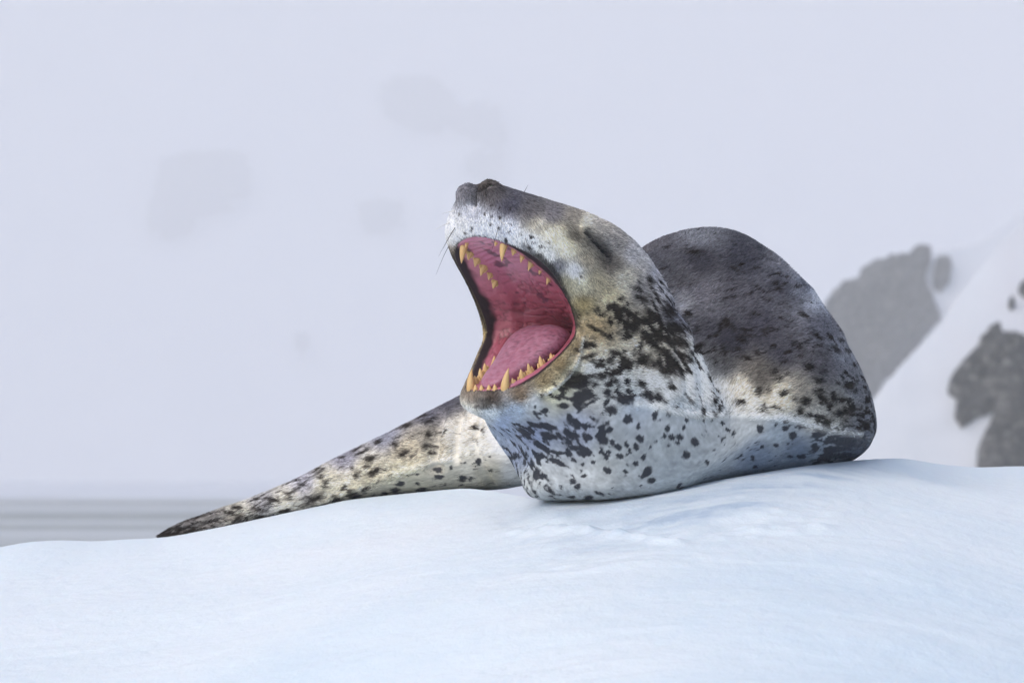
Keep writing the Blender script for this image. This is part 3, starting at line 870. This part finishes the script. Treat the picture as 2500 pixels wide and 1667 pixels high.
tint(0.92 * np.exp(-(LINES['eye'] / 0.0065) ** 2), (0.010, 0.010, 0.013))
tint(0.72 * np.exp(-(LINES['eye'] / 0.021) ** 2) * sstep(1415, 1430, PX), (0.03, 0.032, 0.042))
tint(0.8 * np.exp(-(LINES['septum'] / 0.007) ** 2), (0.03, 0.028, 0.03))
tint(0.85 * np.exp(-(LINES['nostril'] / 0.005) ** 2), (0.012, 0.011, 0.012))
tint(0.7 * np.exp(-(LINES['jawfold'] / 0.0045) ** 2), (0.55, 0.56, 0.55))
tint(0.35 * np.exp(-(LINES['tailwet'] / 0.010) ** 2) * sstep(960, 1080, PX), (0.66, 0.66, 0.64))
tint(0.5 * np.exp(-(LINES['wet'] / 0.008) ** 2), (0.66, 0.67, 0.67))
# dark bristle fringe on the lower lip front
tint(0.7 * np.exp(-(((PX - 1190) / 45) ** 2 + ((PY - 983 - 6 * vnoise(G * 90, 7)) / 10) ** 2)) * outer * (rid < RI['E3']), (0.025, 0.022, 0.02))

lipz = outer * sstep(.85, .35, rid - RI['L0'] + 0.22 * vnoise(G * 45, 45) + 0.12 * vnoise(Q * 160, 46)) * sstep(.10, .15, np.abs(HA)) * sstep(-.03, .0, HC)
tint(0.82 * lipz, (0.022, 0.02, 0.022))
# inside of the mouth
lipd = 1 - sstep(0.05, 0.42, np.abs(rid - (RI['L0'] - .05)) - 0.10 * vnoise(G * 60, 41))
lipd = np.where(rid < RI['L0'], 1 - sstep(RI['I1'] + .35, RI['I1'] - .25, rid + 0.25 * vnoise(G * 55, 42)), lipd)
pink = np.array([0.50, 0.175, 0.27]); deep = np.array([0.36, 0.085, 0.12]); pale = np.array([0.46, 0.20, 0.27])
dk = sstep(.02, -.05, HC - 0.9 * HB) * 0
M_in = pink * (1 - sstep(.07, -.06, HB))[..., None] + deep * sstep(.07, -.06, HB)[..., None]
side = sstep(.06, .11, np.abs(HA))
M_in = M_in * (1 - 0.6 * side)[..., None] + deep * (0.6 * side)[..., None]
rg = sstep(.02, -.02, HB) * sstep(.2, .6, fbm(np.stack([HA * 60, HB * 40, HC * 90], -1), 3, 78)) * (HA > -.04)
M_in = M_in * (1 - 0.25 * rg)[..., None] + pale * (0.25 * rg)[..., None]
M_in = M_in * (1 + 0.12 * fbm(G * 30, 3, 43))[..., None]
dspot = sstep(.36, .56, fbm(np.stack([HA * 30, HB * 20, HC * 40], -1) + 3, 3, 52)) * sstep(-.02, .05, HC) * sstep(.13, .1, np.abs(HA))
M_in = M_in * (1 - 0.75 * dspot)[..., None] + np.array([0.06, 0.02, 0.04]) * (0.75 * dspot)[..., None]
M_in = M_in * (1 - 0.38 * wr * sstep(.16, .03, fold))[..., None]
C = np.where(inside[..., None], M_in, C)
lipmask = np.where(inside, 1 - sstep(RI['I1'] + .30, RI['I1'] - .30, rid + 0.3 * vnoise(G * 50, 44)), 1 - sstep(.06, .22, rid - RI['L0']))
lipmask = lipmask * np.where(inside, sstep(.06, .10, np.abs(HA)) * 0.95 + 0.02, 0.8)
tint(np.clip(lipmask, 0, 1), (0.016, 0.014, 0.017))
C = np.clip(np.where(inside[..., None], C * 0.95, C ** 1.12 * 1.44 * np.array([1.015, 1.0, 0.955])), 0.004, 0.9)


def make_coat():
    m = NT('seal_coat'); b = m.b
    a = m.n('ShaderNodeAttribute', attribute_name='coat')
    wt = m.n('ShaderNodeAttribute', attribute_name='wet')
    mo = m.n('ShaderNodeAttribute', attribute_name='mouth')
    m.l(a.outputs['Color'], b.inputs['Base Color'])
    r = m.n('ShaderNodeMath', operation='MULTIPLY_ADD')
    m.l(wt.outputs['Fac'], r.inputs[0]); r.inputs[1].default_value = -0.42; r.inputs[2].default_value = 0.82
    r2 = m.n('ShaderNodeMath', operation='MULTIPLY_ADD', use_clamp=True)
    m.l(mo.outputs['Fac'], r2.inputs[0]); r2.inputs[1].default_value = -0.54
    m.l(r.outputs[0], r2.inputs[2])
    m.l(r2.outputs[0], b.inputs['Roughness'])
    sl = m.n('ShaderNodeMath', operation='MULTIPLY_ADD'); sl.inputs[1].default_value = 0.35; sl.inputs[2].default_value = 0.12
    m.l(mo.outputs['Fac'], sl.inputs[0]); m.l(sl.outputs[0], b.inputs['Specular IOR Level'])
    sw = m.n('ShaderNodeMath', operation='MULTIPLY'); sw.inputs[1].default_value = 0.25
    m.l(mo.outputs['Fac'], sw.inputs[0])
    m.l(sw.outputs[0], b.inputs['Subsurface Weight'])
    b.inputs['Subsurface Radius'].default_value = (1.0, 0.35, 0.25)
    b.inputs['Subsurface Scale'].default_value = 0.008
    n1 = m.noise(420, 3, 0.6)
    n2 = m.noise(90, 4, 0.6)
    nb = m.bump(n2, 0.25, 0.003)
    m.l(m.bump(n1, 0.3, 0.0012, nb), b.inputs['Normal'])
    return m.m


def make_plain(name, c, rough, sss=0.0, bump=None, spec=0.5, spread=0.15):
    m = NT(name); b = m.b
    n1 = m.noise(60, 4, 0.6)
    c = np.array(c)
    m.l(m.ramp(n1, [(0.3, tuple(c * (1 - spread))), (0.7, tuple(np.minimum(c * (1 + spread), 1)))]), b.inputs['Base Color'])
    b.inputs['Roughness'].default_value = rough
    b.inputs['Specular IOR Level'].default_value = spec
    if sss:
        b.inputs['Subsurface Weight'].default_value = sss
        b.inputs['Subsurface Radius'].default_value = (1.0, 0.4, 0.25)
        b.inputs['Subsurface Scale'].default_value = 0.006
    if bump:
        m.l(m.bump(m.noise(bump[0], 3, 0.6), bump[1], bump[2]), b.inputs['Normal'])
    return m.m


MAT_COAT = make_coat()
MAT_TOOTH = make_plain('tooth_enamel', (0.60, 0.40, 0.17), 0.35, 0.15, (150, 0.15, 0.001), 0.5, 0.28)
MAT_EYE = make_plain('eye_dark', (0.008, 0.007, 0.008), 0.12)
MAT_WHISKER = make_plain('whisker_hair', (0.05, 0.045, 0.04), 0.5)
MAT_WHISKER_PALE = make_plain('whisker_hair_pale', (0.55, 0.52, 0.48), 0.5)
m = NT('tongue_skin')
tn = m.noise(170, 3, 0.6)
base = m.ramp(m.noise(14, 3, 0.5), [(0.35, (0.34, 0.115, 0.18)), (0.65, (0.42, 0.19, 0.27))])
at = m.n('ShaderNodeAttribute', attribute_name='spots')
mx = m.n('ShaderNodeMix', data_type='RGBA')
m.l(at.outputs['Fac'], mx.inputs[0]); m.l(base, mx.inputs[6]); mx.inputs[7].default_value = (0.15, 0.055, 0.095, 1)
m.l(mx.outputs[2], m.b.inputs['Base Color'])
m.b.inputs['Roughness'].default_value = 0.42
m.b.inputs['Subsurface Weight'].default_value = 0.3
m.b.inputs['Subsurface Radius'].default_value = (1.0, 0.35, 0.25)
m.b.inputs['Subsurface Scale'].default_value = 0.006
m.l(m.bump(tn, 0.5, 0.0018), m.b.inputs['Normal'])
MAT_TONGUE = m.m

root = bpy.data.objects.new('leopard_seal', None)
root.empty_display_size = 0.2
col.objects.link(root)
tag(root, 'spotted grey leopard seal yawning wide, lying curled on the snowy ice floe', 'seal')
base_pt = pt(1500, 1212, 0.3) * S
root.location = Vector(base_pt)
bpy.context.view_layer.update()
INV = root.matrix_world.inverted()


def under(o, parent):
    o.parent = parent
    if parent is root:
        o.matrix_parent_inverse = INV
    return o


F = grid_faces(NV, NU, wrap=True)
if SGN < 0:
    F = F[:, ::-1]
capa = len(G.reshape(-1, 3))
body = mesh_from('body', G.reshape(-1, 3), F, MAT_COAT)
under(body, root)
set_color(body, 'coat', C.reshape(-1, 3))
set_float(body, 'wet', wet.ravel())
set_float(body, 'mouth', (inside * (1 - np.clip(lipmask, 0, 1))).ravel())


# ---- tongue
def loft(name, rows, mat, parent, closed_ends=True):
    rows = np.array(rows)
    nr, nc, _ = rows.shape
    V = rows.reshape(-1, 3)
    Fq = grid_faces(nr, nc, wrap=True)
    if closed_ends:
        V = np.concatenate([V, rows[0].mean(0)[None], rows[-1].mean(0)[None]])
        a, b = len(V) - 2, len(V) - 1
        i = np.arange(nc); j = (i + 1) % nc
        c0 = np.stack([j, i, 0 * i + a, 0 * i + a], -1)
        c1 = np.stack([i + (nr - 1) * nc, j + (nr - 1) * nc, 0 * i + b, 0 * i + b], -1)
        tri0, tri1 = c0[:, :3], c1[:, :3]
        Ft = np.concatenate([Fq[:, [0, 1, 2]], Fq[:, [0, 2, 3]], tri0, tri1])
        return mesh_from(name, V, Ft, mat, parent)
    return mesh_from(name, V, Fq, mat, parent)


tk = np.array([(.146, -.158, .012, .004), (.135, -.148, .030, .010), (.110, -.132, .044, .016), (.075, -.112, .058, .022), (.035, -.088, .074, .030), (.000, -.062, .086, .036), (-.035, -.042, .088, .040), (-.065, -.042, .076, .036), (-.09, -.056, .05, .026)])
tt = np.linspace(0, len(tk) - 1, 90)
tks = spline(tk, tt)
ph = np.linspace(0, 2 * np.pi, 64, endpoint=False)
rows = []
tang = np.gradient(tks[:, :2], axis=0)
for (b, c, hw, ht), tg in zip(tks, tang):
    tg = tg / np.linalg.norm(tg)
    nb, nc_ = tg[1], -tg[0]
    if nc_ < 0: nb, nc_ = -nb, -nc_
    lat = hw * np.sin(ph)
    top = np.cos(ph)
    off = np.where(top > 0, ht * np.abs(top) ** 0.8 - 0.25 * ht * np.exp(-(np.sin(ph) / 0.22) ** 2) * (top > 0) * 0.5, -0.03 * np.abs(top) ** 0.7)
    off = off + 0.0
    rows.append(hd(lat, b + nb * off, c + nc_ * off))
rows = np.array(rows)
rows = rows + 0.0009 * fbm(rows * 110, 2, 66)[..., None] * np.array([0, 0, 1.0])
tongue = loft('tongue', rows, MAT_TONGUE, None)
under(tongue, root)
tv3 = np.concatenate([rows.reshape(-1, 3), rows[0].mean(0)[None], rows[-1].mean(0)[None]])
tb = (tv3 - HO) @ FW
ts = sstep(.22, .5, fbm(tv3 * 300, 2, 67)) * (0.2 + 0.55 * sstep(.12, .02, tb))
set_float(tongue, 'spots', ts)


# ---- teeth
def cone_rows(basep, tip, bend, r, seg=10, rings=9, flatdir=None, flat=1.0, sink=0.012):
    ax = tip - basep
    L = np.linalg.norm(ax); ax = ax / L
    s = np.cross(ax, LT); s /= np.linalg.norm(s)
    t = np.cross(ax, s)
    out = []
    a = np.linspace(0, 2 * np.pi, seg, endpoint=False)
    for f in np.linspace(-sink / L, 1, rings):
        g = max(f, 0)
        rad = r * (1 - g ** 1.35) ** 0.85 * (1.0 - 0.12 * (f < 0)) + 0.0006
        c = basep + ax * L * f + bend * (g ** 2)
        out.append(c + rad * (np.cos(a)[:, None] * s + flat * np.sin(a)[:, None] * t))
    return np.array(out)


RT = random.Random(5)


def tooth(cones, parent):
    Vs, Fs, n = [], [], 0
    for rows in cones:
        nr, nc, _ = rows.shape
        V = np.concatenate([rows.reshape(-1, 3), rows[-1].mean(0)[None]])
        Fq = grid_faces(nr, nc, wrap=True)
        i = np.arange(nc); j = (i + 1) % nc
        Ft = np.concatenate([Fq[:, [0, 1, 2]], Fq[:, [0, 2, 3]], np.stack([i + (nr - 1) * nc, j + (nr - 1) * nc, 0 * i + nr * nc], -1)])
        Vs.append(V); Fs.append(Ft + n); n += len(V)
    o = mesh_from('tooth', np.concatenate(Vs), np.concatenate(Fs), MAT_TOOTH)
    under(o, root)
    return o


UPD = (-0.02, .52, -.854); LOD = (-0.02, .40, .915)


def vec(a, b, c, sgn):
    return a * sgn * LT + b * FW + c * np.array([0, 0, 1.0])


random.seed(3)
for sgn in (1, -1):
    # upper canine and cheek teeth
    b0 = hd(.070 * sgn, .152, .188)
    tooth([cone_rows(b0, b0 + 0.047 * vec(.02, .42, -.9, sgn), vec(0, -.010, -.002, sgn), .0098, sink=.016)], root)
    for (a, b, c, L, r) in [(.079, .122, .170, .027, .0095), (.083, .100, .157, .029, .0095), (.087, .074, .139, .030, .0095), (.091, .048, .122, .022, .0085), (.096, .020, .102, .026, .0085)]:
        c = c + (.011 if sgn > 0 else .003)
        L = L * RT.uniform(.78, 1.08); r = r * RT.uniform(.82, .98)
        b0 = hd(a * sgn, b + RT.uniform(-.004, .004), c)
        d = vec(UPD[0] + RT.uniform(-.12, .12), UPD[1] + RT.uniform(-.12, .12), UPD[2], sgn)
        al_ = vec(.10, .85, .52, sgn)
        cs = [cone_rows(b0, b0 + d * L, vec(0, -.004, 0, sgn), r, sink=.014)]
        for s2, kk in ((-.9, .52), (.9, .45)):
            b1 = b0 + al_ * r * s2
            cs.append(cone_rows(b1, b1 + d * L * kk + al_ * s2 * .002, vec(0, 0, 0, sgn), r * .55, sink=.014))
        tooth(cs, root)
    # lower canine and cheek teeth
    b0 = hd(.060 * sgn, .140, -.160)
    tooth([cone_rows(b0, b0 + 0.049 * vec(.10, .10, .98, sgn), vec(0, -.012, 0, sgn), .0108, sink=.016)], root)
    for (a, b, c, L, r) in [(.067, .116, -.149, .027, .0095), (.072, .094, -.138, .032, .010), (.078, .067, -.123, .034, .0105), (.084, .038, -.106, .034, .0105), (.090, .008, -.088, .028, .010)]:
        c = c - (.006 if sgn > 0 else .0)
        L = L * RT.uniform(.75, 1.02); r = r * RT.uniform(.8, .98)
        b0 = hd(a * sgn, b + RT.uniform(-.003, .003), c)
        d = vec(LOD[0] + RT.uniform(-.12, .12), LOD[1] + RT.uniform(-.12, .12), LOD[2], sgn)
        al_ = vec(.10, -.88, .46, sgn)
        cs = [cone_rows(b0, b0 + d * L, vec(0, -.004, 0, sgn), r, sink=.014)]
        for s2, kk in ((-.95, .55), (.95, .62)):
            b1 = b0 + al_ * r * s2
            cs.append(cone_rows(b1, b1 + d * L * kk + al_ * s2 * .002, vec(0, 0, 0, sgn), r * .6, sink=.014))
        tooth(cs, root)
    for a, L in ((.034, .016), (.013, .015)):
        b0 = hd(a * sgn, .148, -.166)
        tooth([cone_rows(b0, b0 + L * vec(.0, .15, .98, sgn), vec(0, 0, 0, sgn), .0068, sink=.012)], root)
        if a > .03:
            b0 = hd(.052 * sgn, .160, .196)
            tooth([cone_rows(b0, b0 + L * vec(.0, .35, -.93, sgn), vec(0, 0, 0, sgn), .0055, sink=.012)], root)

# ---- the closed eye: a dark sliver between the lids
ue = (pt(1474, 618, eye_pos[1]) - pt(1430, 572, eye_pos[1])); ue /= np.linalg.norm(ue)
ve = np.cross(eye_nrm, ue); ve /= np.linalg.norm(ve); ue = np.cross(ve, eye_nrm)
rows = []
for th_ in np.linspace(0.05, math.pi - 0.05, 14):
    a = np.linspace(0, 2 * np.pi, 18, endpoint=False)
    c = eye_pos - eye_nrm * 0.013 + ue * math.cos(th_) * 0.026
    rows.append(c + math.sin(th_) * (np.cos(a)[:, None] * ve * 0.0075 + np.sin(a)[:, None] * eye_nrm * 0.009))
under(loft('eye', rows, MAT_EYE, None), root)


# ---- whiskers
def whisker(p0, p1, sag, r, mat):
    rows = []
    a = np.linspace(0, 2 * np.pi, 5, endpoint=False)
    ax = (p1 - p0) / np.linalg.norm(p1 - p0)
    s = np.cross(ax, [0, 0.3, 1.0]); s /= np.linalg.norm(s); t = np.cross(ax, s)
    for f in np.linspace(-.04, 1, 12):
        c = p0 + (p1 - p0) * f + sag * max(f, 0) ** 2
        rows.append(c + r * (1 - .75 * max(f, 0)) * (np.cos(a)[:, None] * s + np.sin(a)[:, None] * t))
    under(loft('whisker', rows, mat, None), root)


for (x0, y0_, x1, y1, sx, sy, dy, pale) in [(1108, 556, 1085, 588, -14, 38, .02, 0), (1093, 605, 1076, 630, -12, 42, .02, 0), (1214, 556, 1208, 590, -10, 30, -.06, 0), (1281, 470, 1289, 452, 0, 0, 0, 0), (1108, 512, 1085, 519, -6, 3, .02, 1), (1216, 532, 1236, 552, 4, 8, -.03, 1), (1240, 602, 1236, 630, -3, 10, -.04, 1), (1105, 562, 1092, 585, -10, 22, .02, 0), (1096, 540, 1070, 552, -10, 10, .03, 1), (1285, 585, 1292, 612, 6, 12, -.03, 0)]:
    q = onsurf(x0, y0_)
    if q is None:
        continue
    p0 = G[q]
    p1 = pt(x1, y1, p0[1] + dy)
    sg = np.array([sx / 1000, 0, -sy / 1000])
    whisker(p0, p1, sg, .0009, MAT_WHISKER_PALE if pale else MAT_WHISKER)

# ---- fur
def build_fur(count):
    Gm = 0.25 * (G[:-1] + G[1:] + np.roll(G, -1, 1)[:-1] + np.roll(G, -1, 1)[1:])
    e1 = np.roll(G, -1, 1)[:-1] - G[:-1]; e2 = G[1:] - G[:-1]
    area = np.linalg.norm(np.cross(e1, e2), axis=2)
    view = CAM - Gm
    view /= np.linalg.norm(view, axis=2, keepdims=True)
    fc = (N[:-1] * view).sum(2)
    wgt = area * sstep(-.35, -.05, fc) * (rid[:-1] > RI['L0'] + .12)
    wgt = wgt * np.where(rid[:-1] < RI['E5'], 1.7, 1.0)
    wgt = wgt * (Gm[..., 2] > -0.5)
    cdf = np.cumsum(wgt.ravel()); cdf /= cdf[-1]
    idx = np.searchsorted(cdf, rng.random(count))
    r_, c_ = np.unravel_index(np.clip(idx, 0, wgt.size - 1), wgt.shape)
    fu, fv = rng.random(count)[:, None], rng.random(count)[:, None]
    p = G[r_, c_] + e1[r_, c_] * fu + e2[r_, c_] * fv
    n = N[r_, c_]; t = TV[r_, c_]
    we = wet[r_, c_][:, None]
    s = np.cross(n, t)
    L = (0.0125 * (1 - we) + 0.0075 * we) * (0.6 + 0.8 * rng.random((count, 1)))
    rr = rid[r_, c_][:, None]
    L = L * (0.55 + 0.45 * sstep(RI['E1'], RI['E3'], rr))
    lift = (0.42 * (1 - we) + 0.10 * we) + 0.12 * rng.random((count, 1))
    sw = 0.24 * rng.standard_normal((count, 1)) + 0.4 * vnoise(p * 30, 401)[:, None] * (1 - we * .5)
    # on the head the coat lies back from the nose, and down over the upper lip
    hc_ = p[:, 2:3] - HO[2]
    g = -FW + np.array([0, 0, -1.0]) * (2.2 * sstep(.02, .12, hc_) * sstep(RI['E3'], RI['E1'] + .4, rr))
    g = g - (g * n).sum(1, keepdims=True) * n
    g /= np.linalg.norm(g, axis=1, keepdims=True) + 1e-9
    k = sstep(RI['E3'], RI['E5'], rr)
    t = t * k + g * (1 - k)
    t /= np.linalg.norm(t, axis=1, keepdims=True) + 1e-9
    s = np.cross(n, t)
    d0 = t + sw * s + lift * n
    d0 /= np.linalg.norm(d0, axis=1, keepdims=True)
    K = 4
    P = np.zeros((count, K, 3))
    for k in range(K):
        f = k / (K - 1)
        P[:, k] = p + L * f * d0 - n * L * 0.22 * f * f - n * 0.0006
    Cb = C[r_, c_]
    Cb = Cb * (1 + (0.30 * sstep(.25, .6, Cb.mean(1, keepdims=True))) * (1 - we))
    Cc = Cb * (1.02 + 1.0 * (rng.random((count, 1)) - 0.5) * (1 - 0.5 * we)) * (1.06 - 0.06 * we)
    hc = bpy.data.hair_curves.new('fur')
    hc.add_curves([K] * count)
    hc.attributes['position'].data.foreach_set('vector', (P * S).astype(np.float32).ravel())
    ra = hc.attributes.new('radius', 'FLOAT', 'POINT')
    ra.data.foreach_set('value', np.tile(np.array([0.00062, 0.00058, 0.00045, 0.00012], np.float32), count))
    ca = hc.attributes.new('coat', 'FLOAT_COLOR', 'CURVE')
    c4 = np.ones((count, 4), np.float32); c4[:, :3] = np.clip(Cc, 0.003, 0.95)
    ca.data.foreach_set('color', c4.ravel())
    m = NT('fur_hair')
    a = m.n('ShaderNodeAttribute', attribute_name='coat')
    m.l(a.outputs['Color'], m.b.inputs['Base Color'])
    m.b.inputs['Roughness'].default_value = 0.6
    m.b.inputs['Specular IOR Level'].default_value = 0.12
    tr = m.n('ShaderNodeBsdfTranslucent')
    m.l(a.outputs['Color'], tr.inputs['Color'])
    mx = m.n('ShaderNodeMixShader'); mx.inputs[0].default_value = 0.4
    m.l(m.b.outputs[0], mx.inputs[1]); m.l(tr.outputs[0], mx.inputs[2])
    m.l(mx.outputs[0], m.t.nodes['Material Output'].inputs['Surface'])
    hc.materials.append(m.m)
    o = bpy.data.objects.new('fur', hc)
    col.objects.link(o)
    o.parent = body
    o['kind'] = 'stuff'
    return o


sc.cycles_curves.shape = 'RIBBONS'
build_fur(FUR)

# ------------------------------------------------------------------ the fog
hz = bpy.data.materials.new('fog_air')
hz.use_nodes = True
t = hz.node_tree
t.nodes.remove(t.nodes['Principled BSDF'])
pv = t.nodes.new('ShaderNodeVolumePrincipled')
pv.inputs['Color'].default_value = (0.985, 0.985, 0.99, 1)
pv.inputs['Density'].default_value = 0.0017
pv.inputs['Anisotropy'].default_value = 0.0
t.links.new(pv.outputs[0], t.nodes['Material Output'].inputs['Volume'])
bx = np.array([[x, y, z] for z in (Z_SEA - 3, 300.) for y in (-50., 1910.) for x in (-930., 930.)])
fb = [[0, 2, 3, 1], [4, 5, 7, 6], [0, 1, 5, 4], [2, 6, 7, 3], [0, 4, 6, 2], [1, 3, 7, 5]]
o = mesh_from('haze', bx, fb, hz, smooth=False, scale=1)
tag(o, kind='stuff')
